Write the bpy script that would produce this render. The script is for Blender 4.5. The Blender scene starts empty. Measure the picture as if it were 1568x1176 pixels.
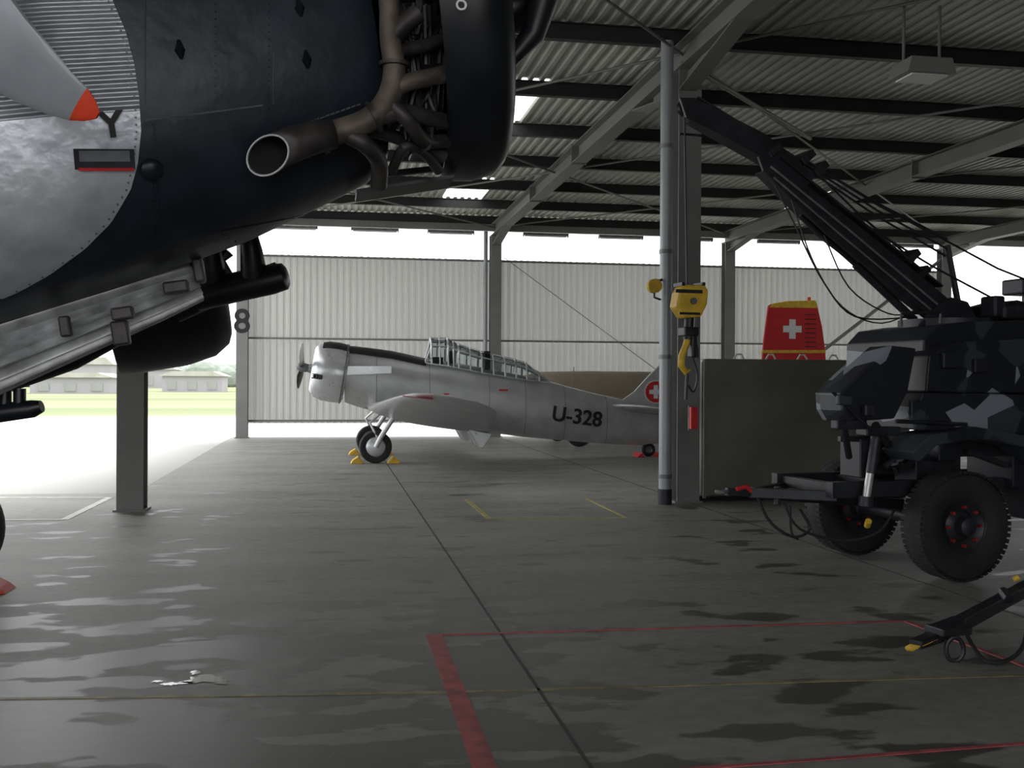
import bpy, bmesh, math, random
from mathutils import Vector, Matrix
random.seed(4)
V=Vector
# ------------------------------------------------------------------ camera
CAMH=1.75; F=1600.0; YAW=math.radians(9.86); PITCH=-5/1600.; ROLL=0.005
f0=V((math.sin(YAW),math.cos(YAW),0)); r0=V((math.cos(YAW),-math.sin(YAW),0)); z0=V((0,0,1))
fw=(f0*math.cos(PITCH)+z0*math.sin(PITCH)).normalized()
u0=r0.cross(fw).normalized()
rt=(r0*math.cos(ROLL)+u0*math.sin(ROLL)); up=(u0*math.cos(ROLL)-r0*math.sin(ROLL))
CL=V((0,0,CAMH))
cd=bpy.data.cameras.new('camera'); cam=bpy.data.objects.new('camera',cd)
bpy.context.collection.objects.link(cam)
cd.sensor_width=36; cd.lens=36*F/1568.; cd.clip_end=2000; cd.clip_start=.05
cam.matrix_world=Matrix(((rt.x,up.x,-fw.x,CL.x),(rt.y,up.y,-fw.y,CL.y),(rt.z,up.z,-fw.z,CL.z),(0,0,0,1)))
bpy.context.scene.camera=cam
bpy.context.scene.view_settings.view_transform='Standard'
# survey helpers: measured bearings -> building coordinates
def ray(px,py): return fw+rt*((px-784)/F)-up*((py-588)/F)
def D(px,py,d): return CL+ray(px,py)*d
def G(px,py,z=0.0):
    r=ray(px,py); return CL+r*((z-CL.z)/r.z)
def plane(px,py,p,n):
    r=ray(px,py); return CL+r*((p-CL).dot(n)/r.dot(n))
def CW(a,d,z=0): return r0*a+f0*d+V((0,0,z))

# ------------------------------------------------------------------ materials
def mat(name,base,rough=.6,metal=0.,var=0.,scale=4.,bump=0.,bscale=40.,stretch=None,spec=None):
    m=bpy.data.materials.new(name); m.use_nodes=True
    nt=m.node_tree; b=nt.nodes['Principled BSDF']
    b.inputs['Base Color'].default_value=(*base,1); b.inputs['Roughness'].default_value=rough
    b.inputs['Metallic'].default_value=metal
    if spec is not None: b.inputs['Specular IOR Level'].default_value=spec
    tc=nt.nodes.new('ShaderNodeTexCoord'); src=tc.outputs['Object']
    if stretch:
        mp=nt.nodes.new('ShaderNodeMapping'); mp.inputs['Scale'].default_value=stretch
        nt.links.new(src,mp.inputs[0]); src=mp.outputs[0]
    if var>0:
        n=nt.nodes.new('ShaderNodeTexNoise'); n.inputs['Scale'].default_value=scale; n.inputs['Detail'].default_value=6
        nt.links.new(src,n.inputs['Vector'])
        r=nt.nodes.new('ShaderNodeValToRGB')
        r.color_ramp.elements[0].position=.3; r.color_ramp.elements[1].position=.7
        r.color_ramp.elements[0].color=(*[c*(1-var) for c in base],1)
        r.color_ramp.elements[1].color=(*[min(1,c*(1+var)) for c in base],1)
        nt.links.new(n.outputs['Fac'],r.inputs[0]); nt.links.new(r.outputs[0],b.inputs['Base Color'])
        mr=nt.nodes.new('ShaderNodeMapRange'); mr.inputs[3].default_value=max(0,rough-.1); mr.inputs[4].default_value=min(1,rough+.12)
        nt.links.new(n.outputs['Fac'],mr.inputs[0]); nt.links.new(mr.outputs[0],b.inputs['Roughness'])
    if bump>0:
        n=nt.nodes.new('ShaderNodeTexNoise'); n.inputs['Scale'].default_value=bscale
        nt.links.new(src,n.inputs['Vector'])
        bp=nt.nodes.new('ShaderNodeBump'); bp.inputs['Strength'].default_value=bump; bp.inputs['Distance'].default_value=.02
        nt.links.new(n.outputs['Fac'],bp.inputs['Height']); nt.links.new(bp.outputs[0],b.inputs['Normal'])
    return m
M={}
M['steel']=mat('painted_steel_grey',(.22,.225,.215),.5,0,.12,1.5)
M['rafter']=mat('rafter_paint',(.16,.165,.155),.6,0,.12,1.)
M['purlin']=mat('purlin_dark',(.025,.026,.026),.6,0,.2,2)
M['pipe']=mat('downpipe',(.34,.36,.38),.4,.2,.1,2)
M['roof']=mat('roof_sheet',(.41,.405,.365),.55,0,.14,.6)
M['wall']=mat('wall_sheet',(.61,.61,.585),.55,0,.07,.4,stretch=(1,1,.2))
def addtransl(m,f,col):
    nt=m.node_tree; o=nt.nodes['Material Output']; b=nt.nodes['Principled BSDF']
    t=nt.nodes.new('ShaderNodeBsdfTranslucent'); t.inputs[0].default_value=(*col,1)
    x=nt.nodes.new('ShaderNodeMixShader'); x.inputs[0].default_value=f
    nt.links.new(b.outputs[0],x.inputs[1]); nt.links.new(t.outputs[0],x.inputs[2]); nt.links.new(x.outputs[0],o.inputs[0])
addtransl(M['wall'],.10,(.8,.82,.8))
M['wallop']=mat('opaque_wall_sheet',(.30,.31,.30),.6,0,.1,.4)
M['alu']=mat('aircraft_aluminium',(.57,.58,.59),.36,.45,.12,3)
M['alu2']=mat('aircraft_aluminium_bright',(.70,.72,.74),.28,.55,.1,3)
M['black']=mat('black_paint',(.012,.012,.014),.5,0,.2,5)
M['rubber']=mat('rubber',(.02,.02,.022),.75,0,.3,12,bump=.1)
M['yellow']=mat('yellow_paint',(.72,.45,.04),.5,0,.2,9)
M['red']=mat('red_paint',(.60,.025,.03),.45,0,.1,5)
M['orange']=mat('orange_red_tip',(.75,.06,.02),.45,0,.12,9)
M['white']=mat('white_paint',(.8,.8,.8),.5,0,.03,5)
M['navy']=mat('dark_blue_grey_skin',(.016,.021,.033),.4,.1,.5,5,bump=.06,bscale=5)
M['cowl']=mat('cowling_black',(.008,.010,.014),.36,.0,.4,5)
M['prop']=mat('propeller_grey',(.31,.33,.36),.38,.25,.12,3)
M['rust']=mat('exhaust_rusty',(.13,.105,.088),.58,.35,.5,9,bump=.2,bscale=20)
M['exh']=mat('exhaust_dark',(.06,.055,.053),.48,.4,.5,9,bump=.15,bscale=20)
M['exhin']=mat('exhaust_soot',(.01,.009,.008),.9,0,.2,9)
M['engine']=mat('engine_metal',(.028,.028,.03),.42,.5,.5,14)
M['dkmetal']=mat('dark_metal',(.026,.028,.034),.45,.3,.4,7)
M['grey']=mat('mid_grey_metal',(.18,.19,.20),.45,.3,.3,7)
M['tan']=mat('tan_camouflage',(.33,.27,.20),.6,0,.25,.6)
M['amber']=mat('red_hub',(.3,.02,.02),.5,0,.3,9)
def glassmat():
    m=bpy.data.materials.new('canopy_glass'); m.use_nodes=True; nt=m.node_tree
    o=nt.nodes['Material Output']; nt.nodes.remove(nt.nodes['Principled BSDF'])
    t=nt.nodes.new('ShaderNodeBsdfTransparent'); t.inputs[0].default_value=(.86,.90,.90,1)
    g=nt.nodes.new('ShaderNodeBsdfGlossy'); g.inputs['Roughness'].default_value=.05
    lw=nt.nodes.new('ShaderNodeLayerWeight'); lw.inputs[0].default_value=.35
    x=nt.nodes.new('ShaderNodeMixShader'); nt.links.new(lw.outputs['Fresnel'],x.inputs[0])
    nt.links.new(t.outputs[0],x.inputs[1]); nt.links.new(g.outputs[0],x.inputs[2]); nt.links.new(x.outputs[0],o.inputs[0]); return m
M['glass']=glassmat()
def skylightmat():
    m=bpy.data.materials.new('translucent_roof_panel'); m.use_nodes=True; nt=m.node_tree
    o=nt.nodes['Material Output']; nt.nodes.remove(nt.nodes['Principled BSDF'])
    t=nt.nodes.new('ShaderNodeBsdfTranslucent'); t.inputs[0].default_value=(.9,.92,.9,1)
    g=nt.nodes.new('ShaderNodeBsdfTransparent'); g.inputs[0].default_value=(.7,.75,.7,1)
    x=nt.nodes.new('ShaderNodeMixShader'); x.inputs[0].default_value=.4
    nt.links.new(t.outputs[0],x.inputs[1]); nt.links.new(g.outputs[0],x.inputs[2]); nt.links.new(x.outputs[0],o.inputs[0]); return m
M['sky']=skylightmat()
def math_n(nt,op,a,b=None):
    n=nt.nodes.new('ShaderNodeMath'); n.operation=op
    for i,v in enumerate((a,b)):
        if v is None: continue
        if isinstance(v,(int,float)): n.inputs[i].default_value=v
        else: nt.links.new(v,n.inputs[i])
    return n.outputs[0]
def floormat():
    m=bpy.data.materials.new('hangar_concrete'); m.use_nodes=True; nt=m.node_tree; b=nt.nodes['Principled BSDF']
    tc=nt.nodes.new('ShaderNodeTexCoord'); S=tc.outputs['Object']
    def noi(scale,stretch,det=5,loc=(0,0,0)):
        mp=nt.nodes.new('ShaderNodeMapping'); mp.inputs['Scale'].default_value=stretch; mp.inputs['Location'].default_value=loc
        nt.links.new(S,mp.inputs[0]); n=nt.nodes.new('ShaderNodeTexNoise'); n.inputs['Scale'].default_value=scale
        n.inputs['Detail'].default_value=det; nt.links.new(mp.outputs[0],n.inputs['Vector']); return n.outputs['Fac']
    def ramp(x,a,b_):
        r=nt.nodes.new('ShaderNodeMapRange'); r.inputs[1].default_value=a; r.inputs[2].default_value=b_
        r.clamp=True; nt.links.new(x,r.inputs[0]); return r.outputs[0]
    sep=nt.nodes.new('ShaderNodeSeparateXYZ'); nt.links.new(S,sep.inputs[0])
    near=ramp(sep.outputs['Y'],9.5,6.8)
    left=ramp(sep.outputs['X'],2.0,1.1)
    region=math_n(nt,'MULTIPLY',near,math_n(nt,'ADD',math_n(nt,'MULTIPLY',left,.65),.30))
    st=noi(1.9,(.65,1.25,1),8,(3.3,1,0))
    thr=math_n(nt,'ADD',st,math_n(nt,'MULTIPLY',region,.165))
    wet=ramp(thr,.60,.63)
    big=noi(.5,(.8,2.4,1),6); fine=noi(11,(.7,1,1),8)
    c1=nt.nodes.new('ShaderNodeValToRGB'); c1.color_ramp.elements[0].position=.36; c1.color_ramp.elements[1].position=.64
    c1.color_ramp.elements[0].color=(.185,.185,.17,1); c1.color_ramp.elements[1].color=(.305,.302,.282,1)
    nt.links.new(math_n(nt,'ADD',math_n(nt,'MULTIPLY',big,.55),math_n(nt,'MULTIPLY',fine,.45)),c1.inputs[0])
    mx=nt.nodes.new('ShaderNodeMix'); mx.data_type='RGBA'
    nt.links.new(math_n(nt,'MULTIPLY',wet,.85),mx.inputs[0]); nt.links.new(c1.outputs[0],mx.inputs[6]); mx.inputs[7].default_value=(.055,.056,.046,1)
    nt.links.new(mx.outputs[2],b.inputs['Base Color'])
    r=nt.nodes.new('ShaderNodeMapRange'); nt.links.new(wet,r.inputs[0]); r.inputs[3].default_value=.62; r.inputs[4].default_value=.45
    nt.links.new(r.outputs[0],b.inputs['Roughness'])
    bp=nt.nodes.new('ShaderNodeBump'); bp.inputs['Strength'].default_value=.15; bp.inputs['Distance'].default_value=.01
    nt.links.new(fine,bp.inputs['Height']); nt.links.new(bp.outputs[0],b.inputs['Normal'])
    return m
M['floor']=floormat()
def groundmat():
    m=bpy.data.materials.new('apron_and_grass'); m.use_nodes=True; nt=m.node_tree; b=nt.nodes['Principled BSDF']
    tc=nt.nodes.new('ShaderNodeTexCoord'); sep=nt.nodes.new('ShaderNodeSeparateXYZ'); nt.links.new(tc.outputs['Object'],sep.inputs[0])
    n=nt.nodes.new('ShaderNodeTexNoise'); n.inputs['Scale'].default_value=.05; nt.links.new(tc.outputs['Object'],n.inputs['Vector'])
    yy=math_n(nt,'ADD',sep.outputs['Y'],math_n(nt,'MULTIPLY',n.outputs['Fac'],8))
    r=nt.nodes.new('ShaderNodeMapRange'); r.inputs[1].default_value=54; r.inputs[2].default_value=57; nt.links.new(yy,r.inputs[0])
    mx=nt.nodes.new('ShaderNodeMix'); mx.data_type='RGBA'; nt.links.new(r.outputs[0],mx.inputs[0])
    mx.inputs[6].default_value=(.55,.55,.54,1)
    n2=nt.nodes.new('ShaderNodeTexNoise'); n2.inputs['Scale'].default_value=.03; mp=nt.nodes.new('ShaderNodeMapping'); mp.inputs['Scale'].default_value=(.3,3,1)
    nt.links.new(tc.outputs['Object'],mp.inputs[0]); nt.links.new(mp.outputs[0],n2.inputs['Vector'])
    c=nt.nodes.new('ShaderNodeValToRGB'); c.color_ramp.elements[0].position=.4; c.color_ramp.elements[1].position=.6
    c.color_ramp.elements[0].color=(.23,.27,.16,1); c.color_ramp.elements[1].color=(.32,.33,.22,1)
    nt.links.new(n2.outputs['Fac'],c.inputs[0]); nt.links.new(c.outputs[0],mx.inputs[7])
    nt.links.new(mx.outputs[2],b.inputs['Base Color']); b.inputs['Roughness'].default_value=1; b.inputs['Specular IOR Level'].default_value=0; return m
M['ground']=groundmat()
def camomat(name,scale,loc):
    m=bpy.data.materials.new(name); m.use_nodes=True; nt=m.node_tree; b=nt.nodes['Principled BSDF']
    tc=nt.nodes.new('ShaderNodeTexCoord'); mp=nt.nodes.new('ShaderNodeMapping'); mp.inputs['Location'].default_value=loc
    mp.inputs['Scale'].default_value=(1,.6,1.2)
    nt.links.new(tc.outputs['Object'],mp.inputs[0])
    v=nt.nodes.new('ShaderNodeTexVoronoi'); v.inputs['Scale'].default_value=scale; nt.links.new(mp.outputs[0],v.inputs['Vector'])
    s=nt.nodes.new('ShaderNodeSeparateColor'); nt.links.new(v.outputs['Color'],s.inputs[0])
    r=nt.nodes.new('ShaderNodeValToRGB'); cr=r.color_ramp; cr.interpolation='CONSTANT'
    cr.elements[0].color=(.012,.014,.020,1); cr.elements[0].position=0
    cr.elements[1].color=(.038,.047,.062,1); cr.elements[1].position=.58
    e=cr.elements.new(.86); e.color=(.24,.26,.30,1)
    nt.links.new(s.outputs[0],r.inputs[0]); nt.links.new(r.outputs[0],b.inputs['Base Color']); b.inputs['Roughness'].default_value=.5
    return m
M['camo']=camomat('vehicle_camouflage',3.4,(0.3,.1,.2))
def olivemat():
    m=mat('olive_metal',(.42,.42,.35),.34,.85,.22,.9,bump=.1,bscale=1.5); return m
M['olive']=olivemat()

# ------------------------------------------------------------------ geometry helpers
def link(o,parent=None):
    bpy.context.collection.objects.link(o)
    if parent is not None: o.parent=parent
    return o
def empty(name,mw=None):
    e=bpy.data.objects.new(name,None); e.empty_display_size=.2; link(e)
    if mw is not None: e.matrix_world=mw
    return e
def add(name,vs,fs,m,parent=None,smooth=False,mats=None,mi=None,bevel=0):
    me=bpy.data.meshes.new(name); me.from_pydata([tuple(v) for v in vs],[],fs)
    for mm in (mats or [m]): me.materials.append(mm)
    if mi: 
        for p,i in zip(me.polygons,mi): p.material_index=i
    bm=bmesh.new(); bm.from_mesh(me); bmesh.ops.recalc_face_normals(bm,faces=bm.faces); bm.to_mesh(me); bm.free()
    if smooth:
        for p in me.polygons: p.use_smooth=True
        try: me.set_sharp_from_angle(angle=math.radians(40))
        except Exception: pass
    o=bpy.data.objects.new(name,me); link(o,parent)
    if bevel>0:
        b=o.modifiers.new('bevel','BEVEL'); b.width=bevel; b.segments=2; b.limit_method='ANGLE'
    return o
BF=[(0,1,3,2),(4,6,7,5),(0,4,5,1),(2,3,7,6),(0,2,6,4),(1,5,7,3)]
def boxv(c,s,R=None):
    out=[]
    for x in (-.5,.5):
        for y in (-.5,.5):
            for z in (-.5,.5):
                v=V((x*s[0],y*s[1],z*s[2])); 
                if R: v=R@v
                out.append(V(c)+v)
    return out
def box(name,c,s,m,parent=None,R=None,bevel=.006):
    return add(name,boxv(c,s,R),BF,m,parent,bevel=bevel)
def boxes(name,lst,m,parent=None,bevel=0):
    vs=[];fs=[]
    for it in lst:
        k=len(vs); vs+=boxv(*it); fs+=[tuple(i+k for i in f) for f in BF]
    return add(name,vs,fs,m,parent,bevel=bevel)
def beam(p0,p1,w,h,upv=V((0,0,1))):
    p0=V(p0);p1=V(p1);x=(p1-p0);L=x.length;x.normalize(); y=upv.cross(x)
    if y.length<1e-4: y=V((0,1,0)).cross(x)
    y.normalize(); z=x.cross(y)
    R=Matrix((x,y,z)).transposed(); return ((p0+p1)/2,(L,w,h),R)
def catmull(pts,n=5):
    P=[V(p) for p in pts]; out=[]
    for i in range(len(P)-1):
        a=P[max(i-1,0)];b=P[i];c=P[i+1];d=P[min(i+2,len(P)-1)]
        for k in range(n):
            t=k/n; out.append(.5*((2*b)+(c-a)*t+(2*a-5*b+4*c-d)*t*t+(3*b-a-3*c+d)*t**3))
    out.append(P[-1]); return out
def tubev(pts,r,seg=10,cap=True,flat=1.0):
    pts=[V(p) for p in pts]; n=len(pts)
    rs=r if isinstance(r,(list,tuple)) else [r]*n
    if len(rs)!=n: rs=[rs[0]+(rs[-1]-rs[0])*i/(n-1) for i in range(n)]
    vs=[];fs=[]; nrm=None
    for i,p in enumerate(pts):
        t=(pts[min(i+1,n-1)]-pts[max(i-1,0)]).normalized()
        if nrm is None:
            nrm=t.cross(V((0,0,1))); 
            if nrm.length<1e-3: nrm=t.cross(V((0,1,0)))
        nrm=(nrm-t*nrm.dot(t)).normalized(); b=t.cross(nrm)
        for k in range(seg):
            a=2*math.pi*k/seg; vs.append(p+(nrm*math.cos(a)+b*math.sin(a)*flat)*rs[i])
    for i in range(n-1):
        for k in range(seg):
            k2=(k+1)%seg; fs.append((i*seg+k,i*seg+k2,(i+1)*seg+k2,(i+1)*seg+k))
    if cap:
        fs.append(tuple(range(seg))[::-1]); fs.append(tuple((n-1)*seg+k for k in range(seg)))
    return vs,fs
def tube(name,pts,r,m,parent=None,seg=10,smooth_path=False,cap=True,flat=1.0):
    if smooth_path: pts=catmull(pts)
    vs,fs=tubev(pts,r,seg,cap,flat); return add(name,vs,fs,m,parent,True)
def tubes(name,lst,m,parent=None,seg=8,sp=False):
    vs=[];fs=[]
    for pts,r in lst:
        if sp: pts=catmull(pts)
        a,b=tubev(pts,r,seg); k=len(vs); vs+=a; fs+=[tuple(i+k for i in f) for f in b]
    return add(name,vs,fs,m,parent,True)
def loft(name,rings,m,parent=None,caps=True,smooth=True,**kw):
    n=len(rings[0]); vs=[v for r in rings for v in r]; fs=[]
    for i in range(len(rings)-1):
        for k in range(n):
            k2=(k+1)%n; fs.append((i*n+k,i*n+k2,(i+1)*n+k2,(i+1)*n+k))
    if caps: fs.append(tuple(range(n))); fs.append(tuple((len(rings)-1)*n+k for k in range(n)))
    return add(name,vs,fs,m,parent,smooth,**kw)
def sring(x,zt,zb,hw,n=36,e=.85,yc=0):
    zc=(zt+zb)/2;hh=(zt-zb)/2;o=[]
    for k in range(n):
        a=2*math.pi*k/n; c=math.cos(a);s=math.sin(a)
        o.append(V((x,yc+hw*math.copysign(abs(c)**e,c),zc+hh*math.copysign(abs(s)**e,s))))
    return o
def revv(profile,T,seg=32,closed=False):
    vs=[];fs=[];n=len(profile)
    for k in range(seg):
        a=2*math.pi*k/seg
        for (x,r) in profile: vs.append(T@V((x,r*math.cos(a),r*math.sin(a))))
    m=n if closed else n-1
    for k in range(seg):
        k2=(k+1)%seg
        for i in range(m):
            j=(i+1)%n; fs.append((k*n+i,k*n+j,k2*n+j,k2*n+i))
    return vs,fs
def rev(name,profile,T,m,parent=None,seg=32,closed=False):
    vs,fs=revv(profile,T,seg,closed)
    o=add(name,vs,fs,m,parent,True); 
    bm=bmesh.new(); bm.from_mesh(o.data); bmesh.ops.remove_doubles(bm,verts=bm.verts,dist=1e-4)
    bmesh.ops.recalc_face_normals(bm,faces=bm.faces); bm.to_mesh(o.data); bm.free(); return o
def axisT(p,d):
    x=V(d).normalized(); y=V((0,0,1)).cross(x)
    if y.length<1e-3: y=V((0,1,0))
    y.normalize(); z=x.cross(y); R=Matrix((x,y,z)).transposed().to_4x4(); R.translation=V(p); return R
def prism(name,outline,axis_vec,m,parent=None,bevel=.01):
    """outline: 3D points, extruded by axis_vec (centred)"""
    n=len(outline); h=V(axis_vec)/2
    vs=[V(p)-h for p in outline]+[V(p)+h for p in outline]
    fs=[tuple(range(n)),tuple(range(n,2*n))]+[(i,(i+1)%n,(i+1)%n+n,i+n) for i in range(n)]
    return add(name,vs,fs,m,parent,bevel=bevel)
def text(name,body,loc,size,m,parent,rot,ext=.003,bold=0.0):
    c=bpy.data.curves.new(name,'FONT'); c.body=body; c.size=size; c.extrude=ext; c.offset=bold
    c.align_x='CENTER'; c.align_y='CENTER'; c.materials.append(m)
    o=bpy.data.objects.new(name,c); link(o,parent); o.location=loc; o.rotation_euler=rot; return o

# ------------------------------------------------------------------ ground and floor
XL=-2.6; BAY=7.65; YB=32.2; YM=14.6; YF=-3.0; YE=-20.6; XR=XL+6*BAY
XW=XL-2*BAY      # the roof covers two more bays on the left in the front half of the hangar
COLX=[XL+BAY*i for i in range(7)]
add('ground_outside',[(-400,-200,-.03),(400,-200,-.03),(400,600,-.03),(-400,600,-.03)],[(0,1,2,3)],M['ground'])
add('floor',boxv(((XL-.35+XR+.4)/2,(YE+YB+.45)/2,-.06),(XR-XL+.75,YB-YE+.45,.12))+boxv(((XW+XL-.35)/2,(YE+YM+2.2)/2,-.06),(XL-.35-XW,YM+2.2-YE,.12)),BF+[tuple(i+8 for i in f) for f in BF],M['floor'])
# joints
jm=mat('joint_filler',(.06,.06,.055),.8,0,.2,5)
jl=[]
for x in (1.17,5.12,9.1,13.1,17,21): jl.append(((x,(YE+YB)/2,.0015),(.020,YB-YE,.003)))
boxes('floor_joints',jl,jm)
def strip(pts,w,z=.004):
    out=[]
    for a,b in zip(pts[:-1],pts[1:]):
        a=V((a.x,a.y,z/2)); b=V((b.x,b.y,z/2)); out.append(beam(a,b,w,z))
    return out
redm=mat('floor_red_paint',(.40,.085,.09),.6,0,.45,7); yelm=mat('floor_yellow_paint',(.42,.36,.11),.6,0,.35,6); whm=mat('floor_white_paint',(.7,.7,.68),.6,0,.2,6)
yelf=mat('floor_yellow_faded',(.27,.235,.12),.6,0,.5,6)
boxes('floor_marking_red',strip([G(664,972),G(706,1080),G(752,1200)],.11,.004)+strip([G(655,973),G(1040,962),G(1385,951)],.035,.005)+strip([G(1385,951),G(1568,1020),G(1640,1048)],.035,.006)+strip([G(1000,1182),G(1300,1160),G(1640,1133)],.03,.004),redm)
boxes('floor_marking_yellow',strip([G(715,765),G(750,795)],.07,.004)+strip([G(750,795),G(960,793)],.03,.005)+strip([G(960,793),G(898,764)],.045,.006),yelm)
boxes('floor_marking_faded',strip([G(-20,1071),G(700,1060),G(1600,1033)],.035,.003),yelf)
boxes('floor_marking_white',strip([G(-40,762),G(168,762)],.07,.004)+strip([G(168,762),G(98,796)],.1,.005)+strip([G(98,796),G(-40,797)],.07,.006),whm)
# puddle
def blob(name,cx,cy,rx,ry,m,z,n=26):
    vs=[V((cx,cy,z))]
    for k in range(n):
        a=2*math.pi*k/n; r=1+random.uniform(-.45,.35); vs.append(V((cx+rx*r*math.cos(a),cy+ry*r*math.sin(a),z)))
    return add(name,vs,[(0,1+k,1+(k+1)%n) for k in range(n)],m)
wat=mat('water',(.50,.51,.51),.04,0,0); wat.node_tree.nodes['Principled BSDF'].inputs['Specular IOR Level'].default_value=1.
for px,py,rx,ry in ((315,1040,.13,.08),(262,1048,.05,.03),(285,1046,.04,.03),(240,1044,.03,.02),(340,1046,.04,.03),(300,1030,.03,.04)):
    pp=G(px,py); blob('water_puddle',pp.x,pp.y,rx,ry,wat,.003)

# ------------------------------------------------------------------ hangar shell
def corr_profile(x0,x1,pitch,amp):
    out=[]; x=x0
    while x<x1:
        for t,o in ((0,0),(.36,0),(.46,amp),(.90,amp)):
            xx=x+t*pitch
            if xx<=x1: out.append((xx,o))
        x+=pitch
    out.append((x1,0)); return out
def corr_wall(name,x0,x1,y,z0,z1,m,pitch=.2,amp=.08):
    pr=corr_profile(x0,x1,pitch,amp); vs=[];fs=[]
    for x,o in pr: vs+= [(x,y+o,z0),(x,y+o,z1)]
    for i in range(len(pr)-1): fs.append((2*i,2*i+2,2*i+3,2*i+1))
    return add(name,vs,fs,m)
wb=empty('wall_back')
o=corr_wall('lower_cladding',XL+.1,COLX[3],YB+.30,.42,3.0,M['wall']); o.parent=wb
o=corr_wall('upper_cladding',XL+.1,COLX[3],YB+.27,2.98,5.55,M['wall']); o.parent=wb
boxes('cladding_rails',[(((XL+COLX[3])/2,YB+.23,z),(COLX[3]-XL,.06,.06)) for z in (.50,3.0,5.5)],M['steel'],wb)
corr_wall('light_block_wall_front',5.0,XR,-9.0,0,6.8,M['wallop'],.4,.05)  # unseen wall added behind the camera to cut light; open part admits frontal light
def wall_x(name,x,y0,y1,z0,z1):
    pr=corr_profile(y0,y1,.4,.05); vs=[];fs=[]
    for y,o in pr: vs+=[(x+o,y,z0),(x+o,y,z1)]
    for i in range(len(pr)-1): fs.append((2*i,2*i+2,2*i+3,2*i+1))
    return add(name,vs,fs,M['wallop'])
wall_x('light_block_wall_right',COLX[4]+.3,-9,YM,0,6.8)  # out-of-view side wall, added to keep the interior darker
YP=[YB-(YB-YM)/6*i for i in range(15)]  # purlin lines
# roof sheet
pr=corr_profile(XL-1.3,XR+.8,.2,.05)
ZS=6.87
yl=[YB+.9]+YP[1:]
vs=[];fs=[];mi=[]
sky=[(3.2,18.9,.4),(3.6,27.9,.55),(13.9,27.9,.65),(21.0,22.0,.6),(13.9,8,.6)]
for y in yl:
    for x,o in pr: vs.append((x,y,ZS+o))
n=len(pr)
for j in range(len(yl)-1):
    ym=(yl[j]+yl[j+1])/2
    for i in range(n-1):
        fs.append((j*n+i,j*n+i+1,(j+1)*n+i+1,(j+1)*n+i)); xm=pr[i][0]
        mi.append(1 if any(abs(xm-s[0])<s[2] and abs(ym-s[1])<1.5 for s in sky) else 0)
base=len(vs); pr2=corr_profile(XW,XL-1.3,.2,.05)
for y in (YM+2.4,-9.0):
    for x,o in pr2: vs.append((x,y,ZS+o))
n2=len(pr2)
for i in range(n2-1): fs.append((base+i,base+i+1,base+n2+i+1,base+n2+i)); mi.append(0)
add('ceiling',vs,fs,None,mats=[M['roof'],M['sky']],mi=mi)
fr=empty('roof_frame')
PL=[]
for y in YP:
    x0_=XL-1.1 if y>YM+.1 else XW
    xc=(x0_+XR)/2; w_=XR-x0_
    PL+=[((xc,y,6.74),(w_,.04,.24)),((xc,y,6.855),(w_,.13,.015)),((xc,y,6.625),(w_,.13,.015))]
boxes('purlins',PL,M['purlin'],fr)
L=[]
Y0=-8.8
for x in COLX+[XL-BAY,XW]:
    ye=YB+.3 if x>XL-.1 else YM+.4
    ym=(Y0+ye)/2; ln=ye-Y0
    L+=[((x,ym,6.44),(.02,ln,.34)),((x,ym,6.27),(.30,ln,.022)),((x,ym,6.608),(.30,ln,.018))]
    for y in (YB,YM,YF):
        if y>ye: continue
        for s in (-1,1):
            if y+s*2<ye+.2 and y+s*2>Y0:
                L.append(beam((x,y+s*.15,5.95),(x,y+s*2.3,6.27),.26,.02)); L.append(beam((x,y+s*.15,6.1),(x,y+s*1.4,6.22),.018,.2))
    for y in (YB-6.5,YM+6.5,YM-6.5):
        if y<ye: L.append(((x,y,6.44),(.32,.02,.42)))
boxes('rafters',L,M['rafter'],fr)
L=[((( XL+XR)/2,YB+.05,6.52),(XR-XL+1,.16,.22)),(((XL+XR)/2,YB+.75,6.62),(XR-XL+2.2,.14,.16))]
boxes('eaves_beam',L,M['steel'],fr)
L=[]
ys=[YB,(YB+YM)/2,YM,(YM+YF)/2,YF]
for i in range(6):
    for j in range(4):
        a,b=COLX[i],COLX[i+1]; c,d=ys[j],ys[j+1]
        L.append(([(a,c,6.54),(b,d,6.54)],.022)); L.append(([(a,d,6.51),(b,c,6.51)],.022))
tubes('roof_bracing',L,M['rafter'],fr,6)
tubes('tie_rods',[([(x,YM,6.40),(x+4.1,YM+4.4,6.48)],.04) for x in COLX[1:4]],M['rafter'],fr,8)
# columns
def column(x,y,h=6.25):
    e=empty('steel_column',Matrix.Translation((x,y,0)))
    boxes('h_section',[((0,-.16,h/2),(.34,.02,h)),((0,.16,h/2),(.34,.02,h)),((0,0,h/2),(.016,.30,h)),((0,0,.012),(.42,.42,.024))],M['steel'],e)
    return e
cols={}
for x in COLX+[XL-BAY,XW]:
    for y in (YB,YM,YF): 
        if x<XL-.1 and y>YM: continue
        cols[(round(x,2),y)]=column(x+(.05 if (y==YM and x>0) else 0),y)
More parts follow.
